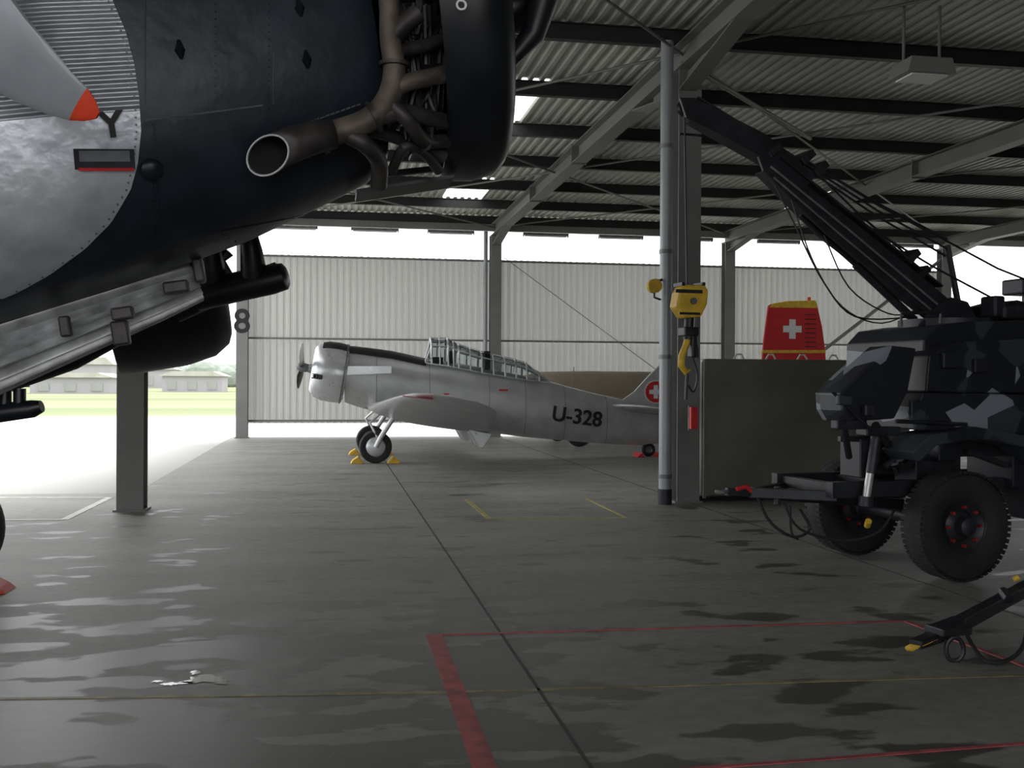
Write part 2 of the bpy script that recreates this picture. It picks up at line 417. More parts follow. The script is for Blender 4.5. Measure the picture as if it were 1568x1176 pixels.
# downpipes
pd=G(1018,772); 
dp=empty('downpipe',Matrix.Translation((pd.x,pd.y,0)))
tube('pipe',[(0,0,.0),(0,0,6.59)],.09,M['pipe'],dp,20)
for z in (.4,2.1,3.6,5.1): rev('collar',[(-.03,.088),(-.03,.1),(.03,.1),(.03,.088)],axisT((0,0,z),(0,0,1)),M['grey'],dp,20)
tube('dark_base_sleeve',[(0,0,0),(0,0,.22)],.1,M['dkmetal'],dp,20)
pb=empty('downpipe',Matrix.Translation((COLX[1]-.32,YB-.1,0))); tube('pipe',[(0,0,0),(0,0,6.38)],.065,M['pipe'],pb,14)
tube('shoe',[(0,0,.2),(0,-.05,.08),(0,-.16,.05)],.07,M['pipe'],pb,14)
fb=D(1062,640,14.3)
fbx=empty('fire_alarm_box',Matrix.Translation(fb)); box('case',(0,0,0),(.10,.08,.30),M['red'],fbx); box('label',(0,-.043,.05),(.06,.006,.06),M['red'],fbx); box('backplate',(0,.05,0),(.12,.02,.34),M['grey'],fbx)
# diagonal wall braces
tubes('wall_bracing',[([(COLX[2]+.3,YB,.6),(COLX[3]-.1,YB,5.9)],.06),([(COLX[1]+.3,YB+.1,5.6),(COLX[2]-.2,YB+.1,.6)],.012)],M['steel'],wb,8)
# number sign on column
text('column_number_sign','8',(XL,YB-.175,3.45),1.0,M['black'],None,(math.pi/2,0,0),bold=.015)
# light battens
def batten(x,y,z,L=1.3):
    e=empty('fluorescent_light',Matrix.Translation((x,y,z)))
    s=(L,.16,.07)
    box('housing',(0,0,0),s,M['grey'],e)
    tubes('tubes',[([(-L/2+.05,o,-.055),(L/2-.05,o,-.055)],.018) for o in (-.05,.05)],M['white'],e,8)
    tubes('hangers',[([(-s[0]*.35,0,0),(-s[0]*.35,0,.27)],.01),([(s[0]*.35,0,0),(s[0]*.35,0,.27)],.01)],M['grey'],e,6)
    for k in(-1,1): box('end_plate',(k*s[0]*.5,0,-.02),(.02,.17,.12),M['rafter'],e)
for i in range(3):
    for k in (1.5,3.9,6.2): batten(COLX[i]+k,YB-.5,6.28,1.4)
p=D(1411,112,13.4)
fx=empty('hanging_floodlight',Matrix.Translation(p))
prism('housing',[(-.34,0,-.06),(.34,0,-.06),(.28,0,.14),(-.28,0,.14)],(0,.5,0),M['steel'],fx)
box('diffuser',(0,0,-.07),(.5,.4,.02),M['white'],fx)
for s in (-1,1): tube('hanger',[(s*.25,0,.1),(s*.25,0,6.6-p.z)],.02,M['rafter'],fx,8)

# ------------------------------------------------------------------ distant outside
def building(x,y,w,d,h,m):
    e=empty('distant_building',Matrix.Translation((x,y,-.03)))
    box('walls',(0,0,h/2),(w,d,h),m,e,bevel=0)
    prism('roof',[(-w/2-.5,0,h),(w/2+.5,0,h),(w*.35,0,h+h*.3),(-w*.35,0,h+h*.3)],(0,d+1,0),M['roof'],e,0)
    boxes('openings',[((-w/2+w*(i+.5)/3,-d/2-.05,h*.4),(w/7,.1,h*.5)) for i in range(3)],M['wallop'],e)
bm_=mat('pale_wall',(.36,.35,.38),.8); 
for (px,dd,w,h) in ((120,150,9,1.9),(150,230,6,4.2),(300,170,8,2.2),(235,260,9,3.6)):
    p=G(px,583+2800/dd); building(p.x,p.y,w,8,h,bm_)
treem=mat('foliage',(.26,.30,.26),.9,0,.2,.3)
bm=bmesh.new()
for i in range(150):
    px=-120+i*3.7; dd=300+random.uniform(-20,60); p=G(px,583+2800/dd); r=random.uniform(1.6,3.6)
    mt=Matrix.Translation((p.x,p.y,r*.7)); bmesh.ops.create_icosphere(bm,subdivisions=2,radius=r,matrix=mt)
me=bpy.data.meshes.new('distant_tree_line'); bm.to_mesh(me); bm.free(); me.materials.append(treem); link(bpy.data.objects.new('distant_tree_line',me))

# ------------------------------------------------------------------ trainer aircraft (silver)
TY=23.46
ta=empty('propeller_trainer_aircraft',Matrix.Translation((-.62,TY,0)))
def T(px,py,yl=0):
    p=plane(px,py,V((0,TY+yl,0)),V((0,1,0))); return V((p.x+.62,yl,p.z))
sec=[(528,530,616,.58),(545,531,622,.56),(570,534,629,.54),(600,538,634,.52),(650,549,644,.48),(700,556,654,.46),(740,563,661,.45),(800,575,669,.43),(835,582,672,.42),(870,592,675,.37),(905,601,678,.31),(950,611,681,.24),(985,619,682,.17),(1015,628,678,.11),(1040,640,668,.05)]
rings=[]
for px,t,b,hw in sec:
    a=T(px,t);c=T(px,b); rings.append(sring((a.x+c.x)/2,a.z,c.z,hw,40,.88))
loft('fuselage',rings,M['alu'],ta)
# anti glare panel
rings2=[]
for px,t,b,hw in sec[:5]:
    a=T(px,t);c=T(px,b); rr=sring((a.x+c.x)/2,a.z+.012,c.z,hw+.012,40,.88)
    rings2.append([rr[k] for k in range(5,16)])
vs=[v for r in rings2 for v in r]; n=11
add('antiglare_panel',vs,[(i*n+k,i*n+k+1,(i+1)*n+k+1,(i+1)*n+k) for i in range(len(rings2)-1) for k in range(n-1)],M['black'],ta,True)
# cowl
rc=T(529,573); ax=V((-math.cos(math.radians(9)),0,math.sin(math.radians(9))))
TC=axisT(rc,ax)
cprof=[(-.02,.60),(0,.645),(.2,.665),(.45,.655),(.62,.60),(.71,.52),(.735,.46),(.72,.43),(.66,.42),(.5,.5),(.0,.55)]
rev('cowling',cprof,TC,M['alu2'],ta,48,True)
vs=[];fs=[];ap=[(.0,.652),(.2,.672),(.45,.662),(.58,.622)]
for i,(x,r) in enumerate(ap):
    for k in range(13):
        a=math.radians(50+80*k/12); vs.append(TC@V((x,r*math.cos(a),r*math.sin(a))))
for i in range(3):
    for k in range(12): fs.append((i*13+k,i*13+k+1,i*13+k+14,i*13+k+13))
add('cowling_antiglare',vs,fs,M['black'],ta,True)
rev('cowling_band',[(.02,.648),(.02,.670),(.05,.673),(.05,.66)],TC,M['grey'],ta,48,True)
rev('crankcase',[(.1,.0),(.1,.42),(.5,.40),(.55,.25),(.66,.2),(.72,.12),(.9,.06),(.9,0)],TC,M['grey'],ta,32)
vs=[];fs=[]
for k in range(9):
    a=2*math.pi*k/9; d=V((0,math.cos(a),math.sin(a)))
    d2=TC.to_3x3()@d; c=TC@V((.40,0,0))
    aa,bb=tubev([c+d2*.15,c+d2*.5],.085,10); q=len(vs); vs+=aa; fs+=[tuple(i+q for i in f) for f in bb]
add('cylinders',vs,fs,M['engine'],ta,True)
# propeller
hub=TC@V((.98,0,0)); rev('prop_hub',[(-.15,0),(-.15,.09),(.0,.11),(.08,.07),(.13,0)],axisT(hub,ax),M['grey'],ta,20)
def blade(name,hubp,axis,ang,L,w,m,parent,tw=.6,tipm=None):
    T_=axisT(hubp,axis).to_3x3(); d=T_@V((0,math.cos(ang),math.sin(ang))); cdir=T_@V((0,-math.sin(ang),math.cos(ang))); ax_=V(axis).normalized()
    rings=[]
    for s,ww,th in ((.03,.35,.3),(.15,.45,.25),(.3,.85,.14),(.55,1,.09),(.8,.9,.06),(.93,.65,.05),(1.0,.2,.03)):
        pit=tw*(1-s)+.25; c=cdir*math.cos(pit)+ax_*math.sin(pit); nn=d.cross(c)
        rings.append([hubp+d*(L*s)+c*(math.cos(2*math.pi*k/16)*w/2*ww)+nn*(math.sin(2*math.pi*k/16)*w*th*.6) for k in range(16)])
    return loft(name,rings,m,parent)
blade('prop_blade_1',hub,ax,math.radians(180+20),1.35,.24,M['black'],ta)
blade('prop_blade_2',hub,ax,math.radians(20),1.35,.24,M['black'],ta)
# wing
def airfoil(le,te,th,yl,n=12):
    le=V((le[0],yl,le[1]));te=V((te[0],yl,te[1])); ch=te-le; nn=V((-ch.z,0,ch.x)).normalized(); c=ch.length
    if nn.z<0: nn=-nn
    up_=[];lo=[]
    for i in range(n+1):
        t=(1-math.cos(math.pi*i/n))/2
        y=5*th*(.2969*math.sqrt(t)-.126*t-.3516*t*t+.2843*t**3-.1015*t**4)*c
        up_.append(le+ch*t+nn*y*1.15); lo.append(le+ch*t-nn*y*.75)
    return up_+lo[-2:0:-1]
def wing(side):
    st=[(.3,1.42,1.17,4.0,.62,.15),(1.35,1.45,1.17,3.98,.63,.15),(2.6,1.56,1.27,3.84,.80,.14),(4.2,1.75,1.40,3.64,1.02,.125),(5.4,1.9,1.48,3.5,1.17,.11),(5.9,2.05,1.50,3.38,1.25,.10),(6.2,2.3,1.51,3.2,1.33,.08),(6.33,2.6,1.48,3.0,1.40,.05)]
    rings=[airfoil((a,b),(c,d),th,side*y) for y,a,b,c,d,th in st]
    return loft('wing_port' if side<0 else 'wing_starboard',rings,M['alu'],ta)
wing(-1); wing(1)
for s in(-1,1):
    prism('flap',[(3.5,s*1.2,.72),(3.98,s*1.2,.62),(3.8,s*1.2,.34),(3.72,s*1.2,.34)],(0,.9,0),M['alu2'],ta,.01)
# gear
def wheel(name,c,axis,R,w,parent,rimm,tread=False,hubr=.5,seg=40):
    e=bpy.data.objects.new(name,None); link(e,parent)
    Tm=axisT(c,axis)
    prof=[(-w*.30,R*hubr),(-w*.42,R*.62),(-w*.5,R*.78),(-w*.46,R*.92),(-w*.3,R*.985),(0,R),(w*.3,R*.985),(w*.46,R*.92),(w*.5,R*.78),(w*.42,R*.62),(w*.30,R*hubr)]
    rev('tyre',prof,Tm,M['rubber'],e,seg,True)
    rev('rim',[(-w*.28,0),(-w*.28,R*.2),(-w*.15,R*.3),(-w*.2,R*hubr*.9),(-w*.33,R*hubr*1.05),(w*.33,R*hubr*1.05),(w*.2,R*hubr*.9),(w*.15,R*.3),(w*.28,R*.2),(w*.28,0)],Tm,rimm,e,seg)
    if tread:
        L=[]
        for k in range(56):
            for s in (-1,1):
                a=2*math.pi*(k+.25*s)/56
                L.append(( Tm@V((s*w*.25,R*.968*math.cos(a),R*.968*math.sin(a))),(w*.42,R*.07,R*.045), Tm.to_3x3()@Matrix.Rotation(a-math.pi/2,3,'X') ))
        boxes('tread_blocks',L,M['rubber'],e)
    return e
for s in (-1,1):
    wc=T(575,686,-1.28); wc=V((wc.x,s*1.28,.345))
    wheel('main_wheel',wc,(0,1,0),.345,.22,ta,M['alu'],hubr=.62)
    tube('gear_leg',[wc+V((0,-s*-.14,0)),V((wc.x+.1,s*1.42,.55)),V((wc.x+.42,s*1.42,1.05))],.055,M['alu2'],ta,12)
    tube('gear_drag_strut',[V((wc.x+.05,s*1.36,.5)),V((wc.x-.12,s*1.36,.85)),V((wc.x+.15,s*1.3,1.1))],.03,M['alu2'],ta,8)
    rev('wheel_hub_cap',[(.09,.2),(.12,.16),(.12,0)],axisT(wc,(0,s,0)),M['alu2'],ta,24)
for s in (-1,1):
    for k in (-1,1):
        x=T(575,686,-1.28).x+k*.36
        prism('wheel_chock',[(x-k*.12,s*1.28,.0),(x+k*.16,s*1.28,0),(x+k*.12,s*1.28,.07),(x+k*.0,s*1.28,.15)],(0,.34,0),M['yellow'],ta)
# tail
fin=[T(950,614),T(970,600),T(990,578),T(1008,560),T(1028,549),T(1045,548),T(1058,560),T(1062,600),T(1062,640),T(1050,664),T(1020,664),T(990,640)]
prism('tail_fin',fin,(0,.07,0),M['alu'],ta,.02)
c=T(1003,600)
def cross_sign(name,c,size,parent,depth=.012,ny=-1):
    boxes(name,[(c,(size*.62,depth,size*.2)),(c+V((0,-.001,0)),(size*.2,depth,size*.62))],M['white'],parent)
rev('roundel_white_rim',[(0,0),(0,.275),(.01,.275),(.01,0)],axisT(c+V((0,-.045,0)),(0,-1,0)),M['white'],ta,32)
rev('roundel',[(0,0),(0,.25),(.01,.25),(.01,0)],axisT(c+V((0,-.05,0)),(0,-1,0)),M['red'],ta,32)
cross_sign('roundel_cross',c+V((0,-.065,0)),.5,ta)
for s in(-1,1):
    q=T(935,621); st=[(.1,q.x-.05,q.z,q.x+1.35,q.z-.22,.1),(1.2,q.x+.22,q.z+.01,q.x+1.3,q.z-.18,.09),(1.8,q.x+.42,q.z,q.x+1.25,q.z-.14,.08),(1.98,q.x+.65,q.z-.04,q.x+1.15,q.z-.12,.06)]
    loft('stabiliser',[airfoil((a,b),(c_,d),th,s*y) for y,a,b,c_,d,th in st],M['alu'],ta)
tw=T(993,690); tw=V((tw.x,0,.16)); wheel('tail_wheel',tw,(0,1,0),.16,.12,ta,M['grey'],seg=24)
tube('tail_wheel_leg',[tw+V((0,.09,0)),tw+V((-.05,.09,.2)),tw+V((-.1,0,.45))],.03,M['grey'],ta,8)
for k in(-1,1):
    x=tw.x+k*.22; prism('tail_chock',[(x-k*.08,0,0),(x+k*.12,0,0),(x+k*.02,0,.1)],(0,.5,0),M['red'],ta)
# canopy
can=[(650,551,556),(659,518,558),(684,518,561),(700,527,564),(735,538,571),(770,546,577),(803,555,582),(822,568,584),(838,582,586)]
def arch(x,zt,zb,hw,n=14,sc=1.0):
    return [V((x,-hw*math.copysign(abs(math.cos(math.pi*k/n))**.8,math.cos(math.pi*k/n))*sc,zb+(zt-zb)*abs(math.sin(math.pi*k/n))**.75*sc)) for k in range(n+1)]
ar=[]
for px,t,b in can:
    a=T(px,t);c=T(px,b); ar.append((a.x if px>655 else a.x,a.z,c.z,.36 if px<810 else .33))
rr=[arch(*q) for q in ar]; n=15
add('canopy_glass',[v for r in rr for v in r],[(i*n+k,i*n+k+1,(i+1)*n+k+1,(i+1)*n+k) for i in range(len(rr)-1) for k in range(n-1)],M['glass'],ta,True)
L=[(r,.022) for r in rr[:-1]]
for i in range(len(rr)-1):
    for f_ in (0,3,7,11,14): L.append(([rr[i][f_],rr[i+1][f_]],.018))
    mid=[(rr[i][k]+rr[i+1][k])/2 for k in range(n)]
    if 1<=i<=5: L.append((mid,.016))
tubes('canopy_frame',L,M['alu2'],ta,6)
for px in (690,745): 
    a=T(px,552); box('seat_headrest',(a.x,0,a.z),(.12,.34,.42),M['dkmetal'],ta)
a=T(655,530); box('instrument_coaming',(a.x+.2,0,a.z-.35),(.25,.5,.2),M['black'],ta)
tube('antenna_mast',[T(876,594),T(879,562)],.012,M['grey'],ta,6)
a=T(878,638); text('registration_number','U-328',(a.x,-.385,a.z),.48,M['black'],ta,(math.pi/2,math.radians(7.5),math.radians(6.5)),bold=.007,ext=.02)
a=T(481,577,-.6); text('nose_number','328',(a.x+.06,-.62,a.z),.15,M['black'],ta,(math.pi/2,math.radians(8),math.radians(-22)),ext=.04,bold=.002)
a=T(766,597); box('red_stencil_mark',(a.x,-.445,a.z),(.2,.02,.04),M['red'],ta)
a=T(680,603); box('canopy_sill_mark',(a.x,-.475,a.z),(.12,.02,.03),M['red'],ta)
L=[]
for px in (575,655,745,800,860,925):
    for i in range(len(sec)-1):
        if sec[i][0]<=px<sec[i+1][0]:
            t=(px-sec[i][0])/(sec[i+1][0]-sec[i][0]); q=[sec[i][k]*(1-t)+sec[i+1][k]*t for k in range(4)]
            a=T(px,q[1]);c=T(px,q[2]); r_=sring((a.x+c.x)/2,a.z+.002,c.z-.002,q[3]+.003,40,.88); L.append((r_+[r_[0]],.006))
tubes('panel_seams',L,M['grey'],ta,5)
prism('exhaust_panel',[T(525,560,-.58),T(600,560,-.555),T(600,572,-.555),T(527,575,-.58)],(0,.03,0),M['alu2'],ta,.01)
boxes('wing_warning_stripe',[(V((2.05,-6.0,1.46)),(.5,.3,.012),Matrix.Rotation(.11,3,'Y'))],M['red'],ta)

# ------------------------------------------------------------------ camouflaged aircraft further back
BY=28.4
ba=empty('parked_camouflage_aircraft',Matrix.Translation((0,BY,0)))
def B(px,py,yl=0):
    p=plane(px,py,V((0,BY+yl,0)),V((0,1,0))); return V((p.x,yl,p.z))
rings=[]
for px,t,b,hw in ((800,575,625,.25),(830,569,640,.45),(900,568,650,.55),(1000,569,655,.55),(1080,568,652,.5),(1160,562,640,.35),(1240,556,610,.2),(1275,560,585,.06)):
    a=B(px,t);c=B(px,b); rings.append(sring(a.x,a.z,c.z,hw,30,.85))
loft('fuselage',rings,M['tan'],ba)
prism('tail_rudder',[B(1166,556),B(1169,520),B(1176,468),B(1182,465),B(1250,465),B(1258,500),B(1263,535),B(1264,556)],(0,.09,0),M['red'],ba,.02)
prism('rudder_top_cap',[B(1176,471),B(1182,465),B(1205,461),B(1248,460),B(1252,472)],(0,.1,0),M['yellow'],ba,.01)
prism('rudder_bottom_band',[B(1167,536),B(1263,536),B(1264,541),B(1166,541)],(0,.1,0),M['yellow'],ba,.01)
boxes('rudder_ribs',[(B(1240,y)+V((0,-.05,0)),(.34,.02,.02)) for y in range(482,532,7)],M['dkmetal'],ba)
tube('beacon',[B(1239,461),B(1239,455)],.05,M['orange'],ba,10)
c=B(1212,504)+V((0,-.06,0)); boxes('tail_cross',[(c,(.56,.02,.19)),(c+V((0,-.002,0)),(.19,.02,.56))],M['white'],ba)
for s in (-1,1):
    q=B(870,640); wheel('main_wheel',V((q.x,s*1.3,.35)),(0,1,0),.35,.2,ba,M['grey'],seg=24); tube('gear_leg',[V((q.x,s*1.3,.35)),V((q.x+.1,s*.9,1.3))],.06,M['grey'],ba,8)
    loft('wing',[airfoil((q.x-.4,1.15),(q.x+1.8,1.0),.13,s*.3),airfoil((q.x,1.35),(q.x+1.2,1.3),.1,s*3.6)],M['tan'],ba)
q=B(1240,600); wheel('tail_wheel',V((q.x,0,.15)),(0,1,0),.15,.1,ba,M['grey'],seg=20); tube('tail_leg',[V((q.x,.08,.15)),V((q.x,.0,1.5))],.03,M['grey'],ba,8)

# ------------------------------------------------------------------ metal container
c0=G(1076,768); 
oc=empty('metal_storage_container',Matrix.Translation((c0.x,c0.y,0)))
W_=3.3; H_=plane(1180,548,V((0,c0.y,0)),V((0,1,0))).z
box('body',(W_/2,1.0,H_/2-.02+.04),(W_,2.0,H_-.08),M['olive'],oc,bevel=.05)
boxes('skids',[((W_/2,y,.03),(W_,.12,.06)) for y in (.2,1.8)],M['dkmetal'],oc)
boxes('edge_frame',[((.02,-.0,H_/2),(.05,.05,H_-.1)),((W_/2,-.0,H_-.05),(W_,.04,.05)),((W_/2,0,.12),(W_,.04,.06))],M['olive'],oc,bevel=.005)
for i in range(4): tube('lifting_eye',[(.5+i*.5,.1,H_-.03),(.55+i*.5,.1,H_+.05),(.62+i*.5,.1,H_+.05),(.67+i*.5,.1,H_-.03)],.015,M['white'],oc,8)

# ------------------------------------------------------------------ crane trailer
ro=CW(3.72,9.98); xf=(r0*(-.954)+f0*(-.30)).normalized(); yf=V((0,0,1)).cross(xf)
RM=Matrix((xf,yf,V((0,0,1)))).transposed().to_4x4(); RM.translation=ro
RI=RM.inverted()
ct=empty('mobile_crane_trailer',RM)
def R(px,py,yl=0):
    return RI@plane(px,py,ro+yf*yl,yf)
wheel('road_wheel_near',(0,.75,.49),(0,1,0),.49,.28,ct,M['dkmetal'],True,.48,48)
wheel('road_wheel_far',(0,-.75,.49),(0,1,0),.49,.28,ct,M['dkmetal'],True,.48,48)
for s in(-1,1):
    L=[]
    for k in range(8):
        a=2*math.pi*k/8; L.append(([V((.17*math.cos(a),s*.75+.08,.49+.17*math.sin(a))),V((.17*math.cos(a),s*.75+.12,.49+.17*math.sin(a)))],.015))
    tubes('wheel_nuts',L,M['amber'],ct,6); rev('hub',[(0,.09),(.1,.08),(.12,.05),(.12,0)],axisT((0,s*.75+.06,.49),(0,1,0)),M['dkmetal'],ct,20)
tube('axle',[(0,-.75,.49),(0,.75,.49)],.06,M['dkmetal'],ct,12)
def pr_(name,pts,yl,w,m=None,bev=.015):
    return prism(name,[R(px,py,yl) for px,py in pts],(0,w,0),m or M['camo'],ct,bev)
# hull
pr_('upper_hull',[(1352,524),(1370,504),(1412,498),(1568,492),(1720,490),(1720,640),(1600,645),(1500,600),(1430,606),(1350,600)],.0,1.15)
pr_('front_shield',[(1270,602),(1300,572),(1348,530),(1385,534),(1372,600),(1352,640),(1282,645),(1272,628)],.62,.32)
pr_('front_shield_far',[(1270,602),(1300,572),(1348,530),(1385,534),(1372,600),(1352,640),(1282,645),(1272,628)],-.45,.5)
pr_('side_locker',[(1350,628),(1362,600),(1568,604),(1720,606),(1720,665),(1560,664),(1350,655)],.35,.9)
pr_('side_locker_upper',[(1405,545),(1440,525),(1545,520),(1700,520),(1700,604),(1400,600)],.62,.3)
pr_('wheel_arch_near',[(1372,690),(1400,664),(1470,652),(1560,668),(1620,720),(1600,724),(1550,684),(1470,670),(1410,680),(1385,704)],.75,.42)
pr_('rear_hull',[(1560,640),(1720,640),(1720,800),(1600,800),(1580,740)],.3,.9)
boxes('chassis_rails',[((-.6,y,.80),(3.4,.1,.14)) for y in (-.45,.45)]+[((x,0,.80),(.1,.95,.1)) for x in (1.0,.4,-.4,-1.2,-2.2)],M['dkmetal'],ct,.004)
# small equipment
for (px,py,yl,sx,sy,sz,m) in ((1292,612,.82,.14,.05,.09,'camo'),(1330,628,.83,.10,.06,.10,'dkmetal'),(1405,628,.84,.16,.04,.16,'camo'),(1458,552,.80,.22,.05,.14,'camo'),(1500,560,.80,.14,.05,.12,'dkmetal'),(1300,650,.75,.3,.1,.08,'dkmetal'),(1345,660,.7,.35,.16,.08,'dkmetal'),(1440,688,.5,.2,.2,.2,'camo'),(1310,700,.4,.12,.3,.35,'dkmetal'),(1420,720,.3,.5,.3,.3,'dkmetal'),(1350,700,.0,.7,.3,.3,'dkmetal'),(1480,680,.2,1.2,.5,.2,'dkmetal'),(1560,700,.3,.7,.6,.5,'dkmetal')):
    box('equipment_box',R(px,py,yl),(sx,sy,sz),M[m],ct,bevel=.012)
tubes('grab_rails',[([R(1275,600,.8),R(1330,655,.8)],.015),([R(1372,645,.82),R(1480,650,.82)],.018),([R(1380,500,.5),R(1380,480,.5),R(1440,478,.5),R(1440,495,.5)],.015),([R(1290,640,.8),R(1300,700,.6)],.03),([R(1340,650,.7),R(1385,720,.5)],.035),([R(1400,680,.6),R(1355,715,.6)],.03)],M['dkmetal'],ct,8)
# stabiliser legs
for yl in (.62,-.55):
    tube('support_leg_sleeve',[R(1342,668,yl),R(1334,725,yl)],.05,M['dkmetal'],ct,14)
    tube('support_leg_piston',[R(1334,715,yl),R(1326,765,yl)],.035,M['alu'],ct,14)
    tube('support_leg_foot',[R(1326,760,yl),R(1325,775,yl)],.06,M['dkmetal'],ct,14)
boxes('suspension_links',[beam(R(1370,675,.5),R(1420,700,.5),.06,.05),beam(R(1370,720,.4),R(1425,690,.4),.06,.05),beam(R(1300,680,.3),R(1420,735,.3),.06,.06),beam(R(1480,690,.5),R(1560,720,.5),.06,.05),beam(R(1285,672,.5),R(1350,672,.5),.05,.05)],M['dkmetal'],ct,.004)
tube('coil_spring',[R(1365,712,.6)+V((math.cos(t*.9)*.03,math.sin(t*.9)*.03,0))+(R(1415,678,.6)-R(1365,712,.6))*(t/40) for t in range(41)],.012,M['grey'],ct,6)
# drawbar
hz=R(1105,753,0)
boxes('drawbar',[beam(R(1150,754,0),V((1.0,.42,.74)),.07,.09),beam(R(1150,754,0),V((1.0,-.42,.74)),.07,.09),beam(R(1150,754,0),R(1380,772,0),.09,.1),beam(R(1112,753,0),R(1160,754,0),.06,.07)],M['dkmetal'],ct,.006)
tube('drawbar_eye',[hz+V((.045*math.cos(a*math.pi/8),.045*math.sin(a*math.pi/8),0)) for a in range(17)],.018,M['grey'],ct,8)
tube('brake_lever',[R(1150,752,.05),R(1143,745,.05),R(1128,749,.05)],.02,M['red'],ct,8)
tube('jockey_clamp',[R(1190,772,.1),R(1190,745,.1)],.03,M['dkmetal'],ct,10)
tubes('drawbar_hoses',[([R(1160,762,.05),R(1180,800,.08),R(1215,822,.1),R(1240,810,.1),R(1225,780,.1)],.014),([R(1200,770,.1),R(1225,810,.15),R(1290,828,.2),R(1345,815,.3),R(1370,780,.3)],.012),([R(1210,775,.1),R(1212,815,.1),R(1222,826,.1)],.012)],M['rubber'],ct,8,True)
tubes('signal_lamps',[([R(1328,805,.2),R(1330,798,.26)],.03)],M['yellow'],ct,10)
# turret / pivot
tube('slewing_ring',[R(1450,505,0)-V((0,0,.0)),R(1450,490,0)],.45,M['dkmetal'],ct,28)
pr_('pivot_bracket_near',[(1405,500),(1500,498),(1480,462),(1455,455),(1430,470)],.17,.05,M['dkmetal'])
pr_('pivot_bracket_far',[(1405,500),(1500,498),(1480,462),(1455,455),(1430,470)],-.17,.05,M['dkmetal'])
pr_('winch_housing',[(1490,500),(1500,470),(1530,462),(1560,470),(1575,500)],0,.5,M['dkmetal'])
def plate(pts,yl,w=.03,m='dkmetal',name='boom_plate'): pr_(name,pts,yl,w,M[m],.004)
for s in (-1,1):
    plate([(1475,478),(1440,494),(1395,463),(1266,360),(1168,262),(1160,240),(1185,245),(1300,335),(1430,440)],s*.13)
    plate([(1250,268),(1235,285),(1160,235),(1050,180),(1040,150),(1062,150),(1170,205)],s*.09,name='jib_plate')
boxes('boom_flanges',[beam(R(1440,494,0),R(1266,360,0),.26,.02),beam(R(1266,360,0),R(1168,262,0),.26,.02),beam(R(1430,440,0),R(1185,245,0),.26,.02),beam(R(1235,285,0),R(1055,184,0),.18,.02),beam(R(1250,268,0),R(1062,152,0),.18,.02)],M['dkmetal'],ct,.003)
tubes('boom_side_pipes',[([R(1440,470,.16),R(1300,352,.16),R(1180,255,.16)],.012),([R(1430,478,.16),R(1290,362,.16),R(1185,272,.16)],.010)],M['grey'],ct,6)
tube('hydraulic_cylinder',[R(1400,490,.0),R(1310,405,0)],.04,M['dkmetal'],ct,14); tube('hydraulic_rod',[R(1310,405,0),R(1225,330,0)],.025,M['dkmetal'],ct,12)
for q in ((1050,165),(1080,178)): rev('tip_sheave',[(-.03,0),(-.03,.075),(0,.06),(.03,.075),(.03,0)],axisT(R(q[0],q[1],0),(0,1,0)),M['dkmetal'],ct,20)
boxes('boom_fittings',[(R(px,py,0),(.16,.3,.07),Matrix.Rotation(.7,3,'Y')) for px,py in ((1225,245),(1245,262),(1385,395),(1400,420),(1175,235))],M['dkmetal'],ct,.01)
ws=[]
for a,b in (((1240,250),(1455,372)),((1240,256),(1452,382)),((1240,262),(1448,392)),((1225,240),(1450,366)),((1300,330),(1560,478)),((1455,372),(1600,440)),((1235,250),(1400,400))):
    ws.append(([R(*a,.05),R((a[0]+b[0])/2,(a[1]+b[1])/2+5,.05),R(*b,.05)],.010))
tubes('wire_ropes',ws,M['dkmetal'],ct,6)
tube('backstay_mast',[R(1470,480,0),R(1450,375,0)],.03,M['dkmetal'],ct,8)
tubes('loose_cables',[([R(1180,270,.1),R(1215,340,.1),R(1260,430,.1),R(1310,485,.1),R(1400,485,.1)],.008),([R(1210,300,.1),R(1245,400,.1),R(1290,470,.1),R(1350,495,.1),R(1410,470,.1)],.007),([R(1262,360,.1),R(1300,440,.1),R(1360,480,.1),R(1400,478,.1)],.007)],M['dkmetal'],ct,6,True)
boxes('hull_top_rack',[(R(1540,480,.3),(.3,.3,.12)),(R(1520,470,.3),(.12,.2,.2)),(R(1565,440,-.2),(.25,.3,.16)),(R(1575,462,-.2),(.1,.1,.3))],M['dkmetal'],ct,.02)
# hook block
tubes('hoist_rope',[([R(1048,170,s),R(1052,440,s)],.009) for s in (-.03,.03)]+[([R(1040,205,0),R(1078,208,0)],.012)],M['dkmetal'],ct,6)
pr_('hook_block',[(1034,448),(1040,437),(1074,437),(1079,446),(1077,468),(1068,486),(1042,488),(1030,470)],0,.16,M['yellow'],.02)
rev('hook_block_sheave',[(-.1,0),(-.1,.03),(.1,.03),(.1,0)],axisT(R(1055,462,0),(0,1,0)),M['grey'],ct,18)
boxes('hook_block_strap',[(R(1055,446,.085),(.26,.012,.03)),(R(1056,480,.085),(.2,.012,.02)),(R(1040,436,.0),(.03,.17,.03)),(R(1071,436,.0),(.03,.17,.03))],M['dkmetal'],ct)
tube('hook_shank',[R(1056,486,0),R(1054,520,0)],.045,M['dkmetal'],ct,12)
boxes('hook_yoke',[(R(1054,508,0),(.14,.14,.08)),(R(1060,530,0),(.05,.1,.2))],M['dkmetal'],ct,.01)
tube('load_hook',[R(1054,515,0),R(1050,530,0),R(1044,545,0),R(1043,560,0),R(1050,570,0),R(1057,566,0)],[.03,.03,.032,.03,.026,.012],M['yellow'],ct,10,False)
tube('hook_latch',[R(1060,510,.02),R(1066,535,.02),R(1066,548,.02)],.022,M['dkmetal'],ct,8)
